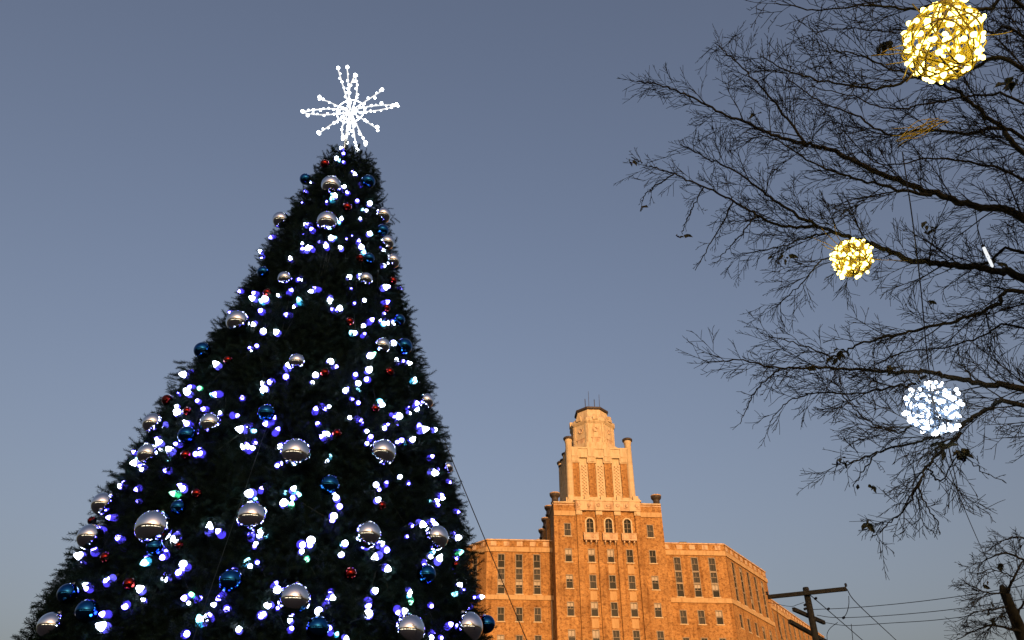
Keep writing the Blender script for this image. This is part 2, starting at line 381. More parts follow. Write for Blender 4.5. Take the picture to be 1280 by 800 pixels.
# pilasters
for x in (-4.25, -1.36, 1.36, 4.25):
    mb = MB(); hw = .42 if abs(x) < 2 else .38
    mb.box(x - hw, x + hw, -.28, 0.002, BASE, H(42.9)); mb.build('pilaster', BRICK, bld)
    mb = MB(); mb.box(x - hw - .06, x + hw + .06, -.36, -.002, H(42.9), H(43.55)); mb.box(x - hw + .1, x + hw - .1, -.40, -.36, H(43.0), H(43.4)); mb.build('pilaster_capital', STONE, bld)
# stone bands either side, frieze in the middle, parapet coping
for s in (-1, 1):
    a, b = sorted((s * 4.75, s * (BW - .02)))
    mb = MB(); mb.box(a, b, -.14, -.002, H(42.8), H(43.5)); mb.build('stone_band', BAND, bld)
    mb = MB(); mb.box(a, b + 0, -.12, .45, H(44.70), H(44.9)); mb.build('coping', STONE, bld)
    mb = MB(); mb.box(a - .0, b, -.05, -.002, H(44.4), H(44.55)); mb.build('stone_band', STONE2, bld)
mb = MB(); mb.box(-4.75, 4.75, -.42, .5, H(43.56), H(44.95)); fz = mb.build('frieze', STONE2, bld)
for k in range(7):
    mb = MB(); x = -4.2 + k * 1.4; mb.box(x - .5, x + .5, -.5, -.42, H(43.85), H(44.7)); mb.lathe([(.0, 0), (.3, 0), (.3, .06), (0, .1)], 10, (0, 0, 0))
    for i in range(len(mb.v) - 40, len(mb.v)):
        vx, vy, vz = mb.v[i]; mb.v[i] = (x + vx, -.5 - vz, H(44.28) + vy)
    mb.build('frieze_panel', STONE2, fz)
mb = MB(); mb.box(-4.95, 4.95, -.52, .5, H(44.95), H(45.18)); mb.build('cornice', STONE, fz)
for k in range(4):
    x = (-3.6, -1.36, 1.36, 3.6)[k]
    mb = MB(); mb.box(x - .5, x + .5, -.55, -.42, H(43.5), H(44.9)); mb.build('frieze_pier', STONE, fz)
# block sides, back, roof
DEP = 27
for a in ((BW, 0, BW, DEP), (-BW, DEP, -BW, 0), (BW, DEP, -BW, DEP)):
    f2, L2, an2 = frame(*a); hs = []
    if a[0] == a[2]:
        for k in range(6):
            hs.append((2.5 + k * 4.2, 3.5 + k * 4.2, H(40.6), H(42.4)))
    wall(f2, L2, BASE, H(44.7), hs)
    for h in hs: window(f2, an2, h[0] + .5, h[2], 1.0, 1.8)
    mb = MB(); mb.fbox(f2, .46, L2 - .46, -.12, .45, H(44.70), H(44.9)); mb.build('coping', STONE, bld)
mb = MB(); mb.box(-BW + .4, BW - .4, .4, DEP - .4, H(43.9), H(44.1)); mb.build('roof', ROOF, bld)
# side buttresses with urn finials
def urn_mesh():
    mb = MB(); mb.lathe([(.62, 0), (.62, .25), (.5, .3), (.5, .9), (.62, 1.0), (.78, 1.25), (.78, 1.45), (.62, 1.55), (.45, 1.6)], 12)
    o = mb.build('urn', DARKM); me = o.data; bpy.data.objects.remove(o); return me
urn = urn_mesh()
mb = MB(); mb.lathe([(.80, 0), (.80, .14), (.6, .2)], 12); o = mb.build('urn_rim', STONE2); rim = o.data; bpy.data.objects.remove(o)
def finial(x, y, z, s=1.0):
    f = link('finial', urn, bld); f.location = (x, y, z); f.scale = (s,) * 3; r = link('finial_rim', rim, f); r.location = (0, 0, 1.46); return f
for s in (-1, 1):
    for k, y in enumerate((.9, 6, 11.2, 16.4, 21.6, 26.2)):
        xs = sorted((s * (BW + .002), s * (BW + .5)))
        if k: mb = MB(); mb.box(*xs, y - .6, y + .6, BASE, H(44.3)); mb.build('buttress', BRICK, bld)
        finial(s * (BW - .35 if k == 0 else BW - .02), y, H(44.9), .95 if k else 1.0)
# -- wings: polyline per side, parapet at 40.1
PT = 40.1
def wing_wall(pts, cols, skipfirst=False):
    for i in range(len(pts) - 1):
        (ax, ay), (bx, by) = pts[i], pts[i + 1]; f2, L2, an2 = frame(ax, ay, bx, by); hs = []; ws = []
        for u in cols[i]:
            hs.append((u - .53, u + .53, H(32.4), H(38.07)))
            for z, h, shd in ((36.1, 1.95, None), (34.42, 1.55, 'olive'), (32.42, 1.85, None)): ws.append((u, H(z), 1.04, h, shd))
            for z in (28.72, 25.05, 21.4): hs.append((u - .5, u + .5, H(z), H(z) + 1.9)); ws.append((u, H(z), 1.0, 1.9, None))
        wall(f2, L2, BASE, H(PT - .12), hs)
        for u, z, wd, h, shd in ws: window(f2, an2, u, z, wd, h, shd, sill=not (H(33) < z < H(37)))
        for u in cols[i]:                       # the strip's transoms
            for z0, z1 in ((34.27, 34.42), (35.97, 36.1)):
                mb = MB(); mb.fbox(f2, u - .53, u + .53, .02, .2, H(z0), H(z1)); mb.build('transom', FRAME, bld)
        for z0, z1, pr, mt in ((38.33, 39.0, .16, BAND), (31.6, 32.24, .14, BAND), (PT - .12, PT + .06, .12, STONE2)):
            mb = MB(); e = .0
            # mitre so neighbouring bands meet end to end
            mb.fbox(f2, 0, L2, -pr, -.002 if z0 < PT - 1 else .42, H(z0), H(z1)); mb.build('stone_band' if z0 < PT - 1 else 'coping', mt, bld)
        n = max(1, int(L2 / 1.7))
        for k in range(n):                      # weathered stone panels in the parapet
            mb = MB(); u = (k + .5) * L2 / n; mb.fbox(f2, u - .42, u + .42, -.05, -.002, H(39.2), H(39.85)); mb.build('parapet_panel', STONE2, bld)
chR = [(28.0, 16.2)]
right = [(BW + .002, 3.0), (17.4, 3.0), (28.0, 16.2)]
left = [(-28.0, 16.2), (-17.4, 3.0), (-BW - .002, 3.0)]
LC = math.hypot(10.6, 13.2); cc = [2.6 + k * 2.95 for k in range(5)]
wing_wall(right, [[10.2 - BW, 12.75 - BW, 15.3 - BW], cc])
wing_wall(left, [[LC - u for u in cc], [17.4 - 15.3, 17.4 - 12.75, 17.4 - 10.2]])
sR = [(28.0, 16.2), (24.6, 19.0), (54.9, 60.0)]; L3 = math.hypot(30.3, 41)
wing_wall(sR[1:], [[6 + k * 3.2 for k in range(14)]]); 
sL = [(-54.9, 60.0), (-24.6, 19.0)]; wing_wall(sL, [[L3 - (6 + k * 3.2) for k in range(14)]])
for a in ((28.0, 16.2, 24.6, 19.0), (-24.6, 19.0, -28.0, 16.2), (54.9, 60, 46, 66.5), (-46, 66.5, -54.9, 60)):
    f2, L2, _ = frame(*a); wall(f2, L2, BASE, H(PT - .12), [])
for s in (-1, 1):
    P = [(7.9, 3.4), (17.2, 3.4), (27.5, 16.2), (24.9, 19.6), (54.5, 60), (46, 66), (14, 26.5), (7.9, 26.5)]
    P = [(s * x, y) for x, y in P]
    if s < 0: P = P[::-1]
    mb = MB(); mb.prism(P, H(38.9), H(39.1)); mb.build('roof', ROOF, bld)
mb = MB(); mb.box(11.2, 11.9, 3.6, 4.3, H(39.1), H(40.35)); mb.box(11.0, 12.1, 3.5, 4.4, H(40.35), H(40.5)); mb.build('roof_vent', DARKM, bld)
for s in (-1, 1):
    mb = MB(); x = s * (BW + .32); mb.tube([(x, 2.86, BASE), (x, 2.86, H(31.5))], .07, 8); mb.build('downpipe', STONE, bld)
# a window balcony box on the far wing
f2, L2, an2 = frame(24.6, 19.0, 54.9, 60.0)
mb = MB(); mb.fbox(f2, 12.6, 16.2, -1.0, -.002, H(31.0), H(31.3)); mb.fbox(f2, 12.6, 16.2, -1.0, -.85, H(31.3), H(32.2)); mb.build('balcony', STONE2, bld)
# -- stepped base under the tower, tower stage (centre at y = 9), lantern
TC = 9.0
mb = MB(); mb.box(-6.0, 6.0, 2.6, 15.4, H(44.1), H(46.0)); mb.build('tower_base', STONE2, bld)
mb = MB(); mb.box(-5.6, 5.6, 3.2, 14.8, H(46.0), H(46.9)); mb.build('tower_base', STONE, bld)
for k, x in enumerate((-4.9, -2.45, 0, 2.45, 4.9)):
    mb = MB(); mb.box(x - .55, x + .55, 2.2, 2.598, H(44.2), H(46.2)); mb.box(x - .4, x + .4, 2.7, 3.195, H(46.0), H(47.1)); mb.build('base_pier', STONE, bld)
mb = MB(); mb.box(-4.7, 4.7, TC - 4.7, TC + 4.7, H(46.9), H(55.3)); stage = mb.build('tower_stage', STONE, bld)
def lattice_mesh():
    mb = MB(); wd, h = 1.3, 5.55
    nx, nz = 5, 21; us = [-wd / 2 + wd * i / nx for i in range(nx + 1)]; zs = [h * j / nz for j in range(nz + 1)]
    for i in range(nx):
        for j in range(nz):
            hole = 0 < i < nx - 1 and 0 < j < nz - 1 and (i + j) % 2 == 0
            x0, x1, a, b = us[i], us[i + 1], zs[j], zs[j + 1]
            if hole:
                e = .02; x0i, x1i, ai, bi = x0 + e, x1 - e, a + e, b - e
                o4 = [(x0, 0, a), (x1, 0, a), (x1, 0, b), (x0, 0, b)]; i4 = [(x0i, 0, ai), (x1i, 0, ai), (x1i, 0, bi), (x0i, 0, bi)]; d4 = [(p[0], .14, p[2]) for p in i4]
                mb.add(o4 + i4 + d4, [(0, 1, 5, 4), (1, 2, 6, 5), (2, 3, 7, 6), (3, 0, 4, 7), (4, 5, 9, 8), (5, 6, 10, 9), (6, 7, 11, 10), (7, 4, 8, 11)])
                mb.add(d4, [(0, 1, 2, 3)], 1)
            else: mb.add([(x0, 0, a), (x1, 0, a), (x1, 0, b), (x0, 0, b)], [(0, 1, 2, 3)])
    o = mb.build('lattice_panel', [STONE, STONE2]); me = o.data; bpy.data.objects.remove(o); return me
lat = lattice_mesh()
mb = MB(); mb.box(-.56, .56, -.24, .1, 0, 5.6); o = mb.build('brick_pier', BRICK); bpier = o.data; bpy.data.objects.remove(o)
mb = MB(); mb.box(-.68, .68, -.34, .1, 0, 1.0); mb.box(-.5, .5, -.44, -.34, .2, .8); o = mb.build('pier_capital', STONE); pcap = o.data; bpy.data.objects.remove(o)
mb = MB(); mb.box(-.62, .62, -.34, .1, -.7, -.002); o = mb.build('pier_base', STONE); pbase = o.data; bpy.data.objects.remove(o)
mb = MB(); mb.box(-4.5, 4.5, -.30, .1, 0, 1.25); mb.box(-4.6, 4.6, -.42, .1, 1.25, 1.5); mb.box(-4.55, 4.55, -.36, .1, -.22, 0); o = mb.build('stage_band', STONE); sband = o.data; bpy.data.objects.remove(o)
mb = MB(); mb.box(-.52, .52, -.42, .1, -.05, 1.45); o = mb.build('band_pier', STONE); bdp = o.data; bpy.data.objects.remove(o)
for q in range(4):
    def put(nm, me, x, off, z):
        o = link(nm, me, bld); a = q * math.pi / 2
        ox, oy = x, -4.7 + off; o.location = (ox * math.cos(a) - oy * math.sin(a), TC + ox * math.sin(a) + oy * math.cos(a), z); o.rotation_euler[2] = a; return o
    for x in (-2.55, 0, 2.55): put('lattice_panel', lat, x, -.16, H(47.2))
    for x in (-3.83, -1.28, 1.28, 3.83):
        p = put('brick_pier', bpier, x, -.02, H(47.3)); k = link('pier_capital', pcap, p); k.location = (0, 0, 5.6); k = link('pier_base', pbase, p)
    put('stage_band', sband, 0, -.04, H(54.0))
    for x in (-3.83, -1.28, 1.28, 3.83): put('band_pier', bdp, x, -.06, H(54.0))
mb = MB(); mb.lathe([(.66, 0), (.55, .8), (.52, 9.4), (.6, 9.5), (.6, 9.95), (.5, 10.0)], 12); o = mb.build('corner_pier', STONE); cpier = o.data; bpy.data.objects.remove(o)
mb = MB(); mb.lathe([(.78, 0), (.82, .12), (.82, .3), (.66, .42), (.3, .5)], 12); o = mb.build('pier_cap', DARKM); ccap = o.data; bpy.data.objects.remove(o)
for sx in (-1, 1):
    for sy in (-1, 1):
        p = link('corner_pier', cpier, bld); p.location = (sx * 4.72, TC + sy * 4.72, H(46.9)); c = link('pier_cap', ccap, p); c.location = (0, 0, 9.95)
    for yy in (-2.4, 0, 2.4):                   # smaller capped piers along the tower's sides
        p = link('side_pier', cpier, bld); p.location = (sx * 4.95, TC + yy, H(46.9)); p.scale = (.8, .8, .84); c = link('pier_cap', ccap, p); c.location = (0, 0, 9.95)
def octo(a, c=TC): r = a / math.cos(math.pi / 8); return [(r * math.cos(math.pi / 8 + k * math.pi / 4), c + r * math.sin(math.pi / 8 + k * math.pi / 4)) for k in range(8)]
mb = MB(); mb.prism(octo(4.0), H(55.3), H(57.0)); lant = mb.build('lantern', STONE, bld)
mb = MB(); mb.prism(octo(3.25), H(57.0), H(60.7)); mb.build('lantern_drum', STONE, lant)
mb = MB(); mb.prism(octo(3.3), H(60.7), H(61.05), top=octo(3.55)); mb.prism(octo(3.55), H(61.05), H(61.5)); mb.prism(octo(3.5), H(61.5), H(62.2), top=octo(2.9)); mb.build('lantern_cornice', STONE, lant)
mb = MB(); mb.prism(octo(2.75), H(62.2), H(63.6), top=octo(2.45)); mb.build('lantern_attic', STONE, lant)
mb = MB(); mb.prism(octo(2.5), H(63.6), H(63.75), top=octo(2.7)); mb.prism(octo(2.7), H(63.75), H(64.05)); mb.prism(octo(2.6), H(64.05), H(64.3), top=octo(1.2)); mb.build('lantern_roof', DARKM, lant)
for k in range(8):
    a = k * math.pi / 4
    def pan(mbx, nm, mt, off, z):
        o = mbx.build(nm, mt, lant); o.location = (math.sin(a) * 0 + (3.25 + off) * math.cos(a - math.pi / 2), TC + (3.25 + off) * math.sin(a - math.pi / 2), z); o.rotation_euler[2] = a; return o
    mb = MB(); mb.box(-1.3, -1.0, -.14, .05, 0, 3.65); mb.box(1.0, 1.3, -.14, .05, 0, 3.65); pan(mb, 'drum_pilaster', STONE, 0, H(57.02))
    mb = MB(); n0 = len(mb.v); mb.lathe([(.0, 0), (.45, 0), (.45, .1), (.3, .14), (.28, .06), (0, .12)], 14)
    mb.v = [(x, -z - .0, y) for x, y, z in mb.v]; pan(mb, 'rosette', STONE2, 0, H(59.6))
    mb = MB(); mb.box(-.6, .6, -.12, .05, 0, .75); mb.box(-.75, .75, -.16, .05, .75, .9); pan(mb, 'drum_panel', STONE2, 0, H(57.3))
    mb = MB(); mb.box(-.45, .45, -.5, -.02, 0, .55); mb.box(-.3, .3, -.5, -.02, .55, .95); pan(mb, 'cornice_block', STONE, .0, H(61.25))
for x, y, h in ((-1.2, 7.2, 1.5), (.3, 6.9, 1.3)):
    mb = MB(); mb.tube([(x, y, H(63.3)), (x, y, H(64.4 + h))], .06, 6); mb.build('roof_rod', DARKM, bld)
for x, y, h in ((-.3, 9, 4.2), (1.6, 9.5, 3.9)):
    mb = MB(); mb.tube([(x, y, H(64.1)), (x + .05, y, H(64.2 + h))], [.05, .03], 5); mb.build('antenna', DARKM, bld)

# ---------------------------------------------------------------- Christmas tree
TY = 12.0; _p = at_Y(437, 185, TY); TX, ZT = _p[0] + .05, _p[2]
PZ = [0.0, 3.9, 4.4, 5.5, 6.5, 7.5, 8.4, 9.4, 11.0, 12.6, 13.3, 14.0]; PO = [0, 0, .0, .09, .11, .10, .04, -.02, .02, .04, .05, .06]
def rad(z): return .3 + .27 * (ZT - z) + np.interp(z, PZ, PO)
tree = thing('christmas_tree', 'huge dark green cone shaped Christmas tree hung with lights and balls', 'christmas tree', (TX, TY, .14))
mb = MB(); zs = np.linspace(.9, ZT - .5, 26)
mb.lathe([(max(.05, float(rad(z)) - .30), z - .14) for z in zs], 40); mb.build('core', CORE, tree)  # dark cone added inside the foliage to block light
mb = MB(); mb.lathe([(.26, 0), (.26, 1.2)], 14); mb.build('trunk', BARK, tree)
def make_crown(lamps):
    # sprig template: needles (single triangles) around a short stem along +x
    NT = 30; tri = []
    for k in range(NT):
        s = (k + .5) / NT; a = k * 2.4; b = np.array([s * .16, 0, 0])
        d = np.array([.55, math.cos(a) * .83, math.sin(a) * .83]); ln = .062 * (1.05 - .35 * s)
        sd = np.cross(d, [1, 0, 0]); sd /= np.linalg.norm(sd)
        tri += [b - sd * .006, b + sd * .006, b + d * ln]
    T = np.array(tri)                           # (NT*3, 3)
    chunks = []
    zs, an = [], []
    n = 6800
    while len(zs) < n:
        z = rng.uniform(.6, ZT - .42)
        if rng.uniform() * rad(.6) > rad(z): continue
        a = rng.uniform(-math.pi, math.pi)
        if math.cos(a + math.pi / 2 - math.atan2(TX, TY) * 0) < -.25 and rng.uniform() < .6: continue
        zs.append(z); an.append(a)
    zs = np.array(zs); an = np.array(an)
    r = np.array([rad(z) for z in zs])
    out = np.stack([np.cos(an), np.sin(an), np.zeros(n)], 1)
    lump = rng.normal(0, .075, n)
    for j in range(8):                          # sprigs of each branch tip
        t = rng.uniform(-.30, .0, n) if j else np.zeros(n)
        d = out * .7 + rng.normal(0, .55, (n, 3)) + np.array([0, 0, -.05]); d /= np.linalg.norm(d, axis=1)[:, None]
        base = out * (r - .085 + lump + t * .55)[:, None]; base[:, 2] = zs - .14 + rng.normal(0, .07, n)
        base += np.cross(out, [0, 0, 1]) * rng.normal(0, .08, n)[:, None]
        up = rng.normal(0, 1, (n, 3)); y = np.cross(d, up); y /= np.linalg.norm(y, axis=1)[:, None]; zz = np.cross(d, y)
        s = rng.uniform(.75, 1.15, n)[:, None, None]
        V = base[:, None] + s * (T[None, :, 0:1] * d[:, None] + T[None, :, 1:2] * y[:, None] + T[None, :, 2:3] * zz[:, None])
        chunks.append(V.reshape(-1, 3))
    # sprigs that close in round every bulb
    P = np.array([l[1] for l in lamps]) - np.array([TX, TY, .14]); N = np.array([l[2] for l in lamps]); m = len(P)
    for j in range(5):
        q = rng.normal(0, 1, (m, 3)); q -= N * (q * N).sum(1)[:, None]; q /= np.linalg.norm(q, axis=1)[:, None]
        base = P + q * rng.uniform(.05, .09, m)[:, None] - N * .05; d = N * rng.uniform(.3, .9, m)[:, None] - q * rng.uniform(-.4, .6, m)[:, None] + rng.normal(0, .3, (m, 3)); d /= np.linalg.norm(d, axis=1)[:, None]
        y = np.cross(d, rng.normal(0, 1, (m, 3))); y /= np.linalg.norm(y, axis=1)[:, None]; zz = np.cross(d, y); s = rng.uniform(.7, 1.05, m)[:, None, None]
        V = base[:, None] + s * (T[None, :, 0:1] * d[:, None] + T[None, :, 1:2] * y[:, None] + T[None, :, 2:3] * zz[:, None]); chunks.append(V.reshape(-1, 3))
    V = np.concatenate(chunks).astype(np.float32); nt_ = len(V) // 3
    me = bpy.data.meshes.new('crown'); me.vertices.add(len(V)); me.vertices.foreach_set('co', V.ravel())
    me.loops.add(len(V)); me.loops.foreach_set('vertex_index', np.arange(len(V), dtype=np.int32))
    me.polygons.add(nt_); me.polygons.foreach_set('loop_start', np.arange(nt_, dtype=np.int32) * 3); me.update(calc_edges=True)
    me.materials.append(NEEDLE); return link('crown', me, tree)
def on_tree(x, y, off=0.0):
    """point where the sight line through a photo pixel meets the cone (or passes it closest), and the outward normal"""
    r = ray(x, y); t = np.linspace(5, 22, 3400); p = EYEP + t[:, None] * r
    g = np.hypot(p[:, 0] - TX, p[:, 1] - TY) - (.3 + .27 * (ZT - p[:, 2]) + np.interp(p[:, 2], PZ, PO)) - off
    i = np.where(g < 0)[0]; i = i[0] if len(i) else int(np.argmin(g))
    n = np.array([p[i, 0] - TX, p[i, 1] - TY, 0]); n /= np.linalg.norm(n); return p[i], n, t[i]

LIGHTS = {
 'w': '421,200 429,189 445,222 393,229 428,236 418,250 460,257 455,264 426,277 451,277 386,283 416,301 410,308 459,295 378,306 383,316 428,314 453,314 475,308 '
      '363,327 375,345 395,363 412,370 351,372 322,377 334,378 372,380 321,402 328,417 350,419 317,434 330,317 434,348 446,347 475,362 454,376 424,390 480,398 474,404 456,406 446,417 490,428 461,444 475,333 490,401 '
      '276,461 238,469 240,495 270,492 225,509 225,518 278,519 234,531 211,531 310,532 310,539 310,562 317,562 331,483 338,477 333,488 216,567 202,559 184,554 '
      '357,464 411,455 388,478 395,472 408,508 410,546 457,465 445,481 433,491 437,523 455,539 457,557 473,506 482,537 353,554 504,455 496,457 517,475 517,505 508,514 494,520 520,539 494,554 510,554 538,538 '
      '204,559 218,569 176,578 180,589 154,611 233,614 225,667 206,685 351,581 319,617 363,616 356,633 326,673 321,680 388,678 261,670 408,577 499,597 471,606 422,627 414,646 468,628 519,653 430,683 469,684 535,590 539,629 480,689 538,654 549,622 566,673 '
      '108,697 113,733 145,720 181,741 184,753 138,787 230,707 215,722 236,751 324,674 310,706 272,758 257,783 300,791 375,692 427,696 478,692 478,708 348,738 341,757 409,743 400,764 366,779 465,741 461,770 428,795 535,694 545,706 507,735 571,735 596,747 498,765 540,796',
 'b': '431,204 438,217 447,233 384,241 435,244 380,255 409,256 446,253 379,293 393,291 404,303 432,297 438,297 393,315 446,309 345,295 476,279 '
      '367,328 371,351 402,364 360,369 324,370 330,392 366,395 321,434 305,363 294,391 439,363 480,361 441,381 476,381 451,422 502,431 464,446 418,391 '
      '244,486 225,496 250,503 279,493 303,499 261,513 287,519 246,538 203,548 228,557 317,550 338,531 255,567 341,477 400,505 393,518 400,532 341,530 442,473 461,475 438,498 446,504 452,532 462,551 487,517 342,545 524,533 520,507 '
      '178,571 216,589 160,603 178,609 178,627 149,647 155,677 132,665 248,569 256,569 313,624 370,621 280,671 318,684 375,680 409,552 509,601 481,609 416,648 512,656 507,671 534,574 543,586 558,600 544,631 566,638 570,687 '
      '121,695 136,732 184,695 159,755 123,769 139,769 210,693 226,720 242,751 321,701 282,742 284,760 265,777 230,793 327,769 296,713 340,736 406,762 361,790 459,748 413,794 329,769 530,700 574,741 536,755 589,758 507,772 549,796 556,785',
 'g': '252,486 227,619 363,635 384,697 240,747 514,747 569,693 462,447', 'c': '188,700 187,705 478,405 464,741 571,690 510,747 316,622 366,618'}
SILV = '414,232,24 409,277,25 351,275,20 479,269,19 484,303,18 491,326,18 356,348,17 457,349,17 297,402,27 371,452,20 478,432,19 191,529,24 263,529,25 533,501,18 185,568,25 369,567,37 478,566,33 560,584,13 129,630,27 113,671,30 192,660,43 315,646,37 460,668,32 545,672,30 64,782,31 368,749,39 511,788,39 585,784,36'
BLU = '382,224,14 460,227,17 478,288,15 329,340,14 461,323,14 499,400,14 505,433,20 253,438,20 333,516,21 234,544,22 223,634,18 412,606,24 533,718,23 608,780,21 85,742,24 109,764,27 288,726,28 397,785,28 193,684,20'
REDS = '406,205,11 434,259,11 334,366,10 450,323,10 483,385,9 437,402,10 285,450,10 209,500,13 234,514,10 232,569,12 406,466,11 421,542,11 487,465,11 469,511,10 246,617,12 224,682,10 115,651,10 477,632,11 132,697,13 162,730,15 438,717,15 570,706,9 600,774,9 491,351,10'
# bulbs: one egg shaped lens in a green socket; strings wind round the tree in bands
def bulb_mesh(mat):
    mb = MB(); mb.lathe([(.016, 0), (.038, .012), (.049, .032), (.051, .052), (.044, .08), (.034, .106), (.021, .132), (.005, .15)], 10, m=0)
    mb.lathe([(.017, -.045), (.019, -.004), (.014, .004)], 8, m=1)
    o = mb.build('bulb', [mat, GREENW]); me = o.data; bpy.data.objects.remove(o); return me
BME = {k: bulb_mesh(m) for k, m in LED.items()}
lamps = []
for k, s in LIGHTS.items():
    for q in s.split():
        x, y = map(float, q.split(',')); p, n, t = on_tree(x, y, -.065); lamps.append((k, p, n))
        if k == 'w' and rng.uniform() < .6:    # added blue or cyan bulb beside the white, for its blue fringe
            d = rng.normal(0, 1, 3); d = d - n * (d @ n); d /= np.linalg.norm(d)
            lamps.append(('c' if rng.uniform() < .25 else 'b', p + d * rng.uniform(.045, .075) - n * .03, n))
for k in range(110):                            # the far side of the tree carries lights too
    z = rng.uniform(2.2, 12.5); a = rng.uniform(R(10), R(170)); n = np.array([math.cos(a), math.sin(a), 0])
    if n[1] < .25: continue
    lamps.append((rng.choice(['w', 'b']), np.array([TX, TY, z]) + n * (rad(z) + .02) - np.array([0, 0, 0]), n))
make_crown(lamps)
NB = 10; edges = np.quantile([l[1][2] for l in lamps], np.linspace(0, 1, NB + 1)); edges[-1] += 1
ORD = ['topmost', 'second', 'third', 'fourth', 'fifth', 'sixth', 'seventh', 'eighth', 'ninth', 'tenth', 'eleventh', 'twelfth']
for b in range(NB):
    hi = NB - 1 - b
    ls = [l for l in lamps if edges[hi] <= l[1][2] < edges[hi + 1]]
    ls.sort(key=lambda l: math.atan2(l[2][1], l[2][0]))
    lab = ('topmost string of blue and white lights on the Christmas tree, just under its star' if b == 0 else
           'lowest visible string of blue and white lights round the Christmas tree' if b == NB - 1 else
           f'{ORD[b]} string of blue and white lights from the top of the Christmas tree')
    st = thing('light_string', lab, 'string lights', tuple(np.mean([l[1] for l in ls], 0) * [0, 0, 1] + [TX, TY, 0]), group='light strings on the Christmas tree')
    c0 = np.array(st.location); pts = []
    for kind, p, n in ls:
        o = link('bulb', BME[kind], st); o.location = p - c0
        ax = Vector(n + rng.normal(0, .65, 3) + np.array([0, -.15, -.1])); o.rotation_mode = 'QUATERNION'; o.rotation_quaternion = ax.to_track_quat('Z', 'Y')
        s = float(rng.uniform(.5, 1.12)) * (1.08 if kind == 'w' else 1.0); dz = p[2]; o.scale = (s, s, s * float(rng.uniform(.8, 1.15)))
        pts.append(p - n * .06 - c0)
    mb = MB(); mb.tube(smooth_path(pts, 3), .008, 4); mb.build('cable', GREENW, st)
# ball ornaments
SPH = {}
for nm, mt in (('silver', SILVER), ('blue', BLUE), ('red', RED)):
    mb = MB(); n = 24; prof = [(max(.001, math.sin(math.pi * k / n)), -math.cos(math.pi * k / n)) for k in range(n + 1)]
    mb.lathe(prof, 40); o = mb.build('ball', mt); SPH[nm] = o.data; bpy.data.objects.remove(o)
mb = MB(); mb.lathe([(.17, .96), (.17, 1.08), (.12, 1.1)], 14); o = mb.build('cap', CAPM); capme = o.data; bpy.data.objects.remove(o)
mb = MB(); mb.tube([(.07 * math.cos(a), 0, 1.15 + .07 * math.sin(a)) for a in np.linspace(0, 2 * math.pi, 13)], .014, 5); o = mb.build('hanging_loop', CAPM); loopme = o.data; bpy.data.objects.remove(o)
edgeL = lambda y: np.interp(y, [185, 225, 300, 395, 440, 525, 625, 670, 795], [402, 377, 342, 300, 255, 195, 135, 100, 40])
edgeR = lambda y: np.interp(y, [185, 240, 350, 420, 490, 550, 610, 690, 790], [455, 470, 490, 505, 527, 550, 570, 590, 605])
rows = []
for nm, s in (('silver', SILV), ('blue', BLU), ('red', REDS)):
    for q in s.split():
        x, y, d = map(float, q.split(',')); f = (x - edgeL(y)) / (edgeR(y) - edgeL(y))
        reg = 'on the left edge' if f < .09 else 'on the left part' if f < .38 else 'in the middle' if f < .62 else 'on the right part' if f < .9 else 'on the right edge'
        rows.append([nm, reg, x, y, d])
for nm, reg, x, y, d in rows:
    same = sorted([r for r in rows if r[0] == nm and r[1] == reg], key=lambda r: r[3]); k = [r[2:4] for r in same].index([x, y])
    pre = {'silver': 'silver mirror ball', 'blue': 'dark blue mirror ball', 'red': 'small red ball'}[nm]
    lab = f'{pre} {reg} of the Christmas tree, ' + ('the topmost there' if k == 0 else 'the lowest there' if k == len(same) - 1 else f'{ORD[k]} from the top')
    if len(same) == 1: lab = f'the only {pre} {reg} of the Christmas tree'
    p, n, t = on_tree(x, y, 0); rr = d * t / 1000 / 2 * 1.04
    p, n, t = on_tree(x, y, rr * .55 + (.05 if nm != 'red' else .02)); rr = d * t / 1000 / 2 * 1.04
    b = link('ball_ornament', SPH[nm]); b.location = p; b.scale = (rr,) * 3
    tl = float(rng.uniform(-.25, .25)); b.rotation_euler = (n[1] * .3 + .1 * tl, -n[0] * .3 + tl * .5, 0)
    tag(b, lab, 'ornament', {'silver': 'silver balls on the Christmas tree', 'blue': 'blue balls on the Christmas tree', 'red': 'small red balls on the Christmas tree'}[nm])
    link('cap', capme, b); link('hanging_loop', loopme, b)
# star topper
SC = at_Y(438, 139, TY)
star = thing('star_topper', 'glowing white many armed starburst on top of the Christmas tree', 'star topper', tuple(SC))
mb = MB(); mb.lathe([(.010, 0), (.026, .012), (.030, .03), (.020, .05), (.004, .058)], 8); o = mb.build('bulb', STARL); sbulb = o.data; bpy.data.objects.remove(o)
def spt(x, y, dy=0): return at_Y(x, y, TY + dy) - SC
zc = lambda X, Y: (340 + X / 4, 60 + Y / 4)
ARMS = [((330, 105), -.25, 0, 9), ((376, 100), .3, 0, 7), ((415, 140), -.3, 9, 8), ((550, 213), .15, 0, 7), ((622, 288), -.1, 8, 9), ((525, 402), -.35, 0, 6), ((468, 480), -.25, 0, 7), ((425, 515), .1, 0, 8),
        ((355, 452), -.2, 8, 7), ((232, 428), -.15, 0, 7), ((152, 322), .1, 9, 9), ((237, 250), .2, 0, 6), ((372, 480), .35, 0, 6)]
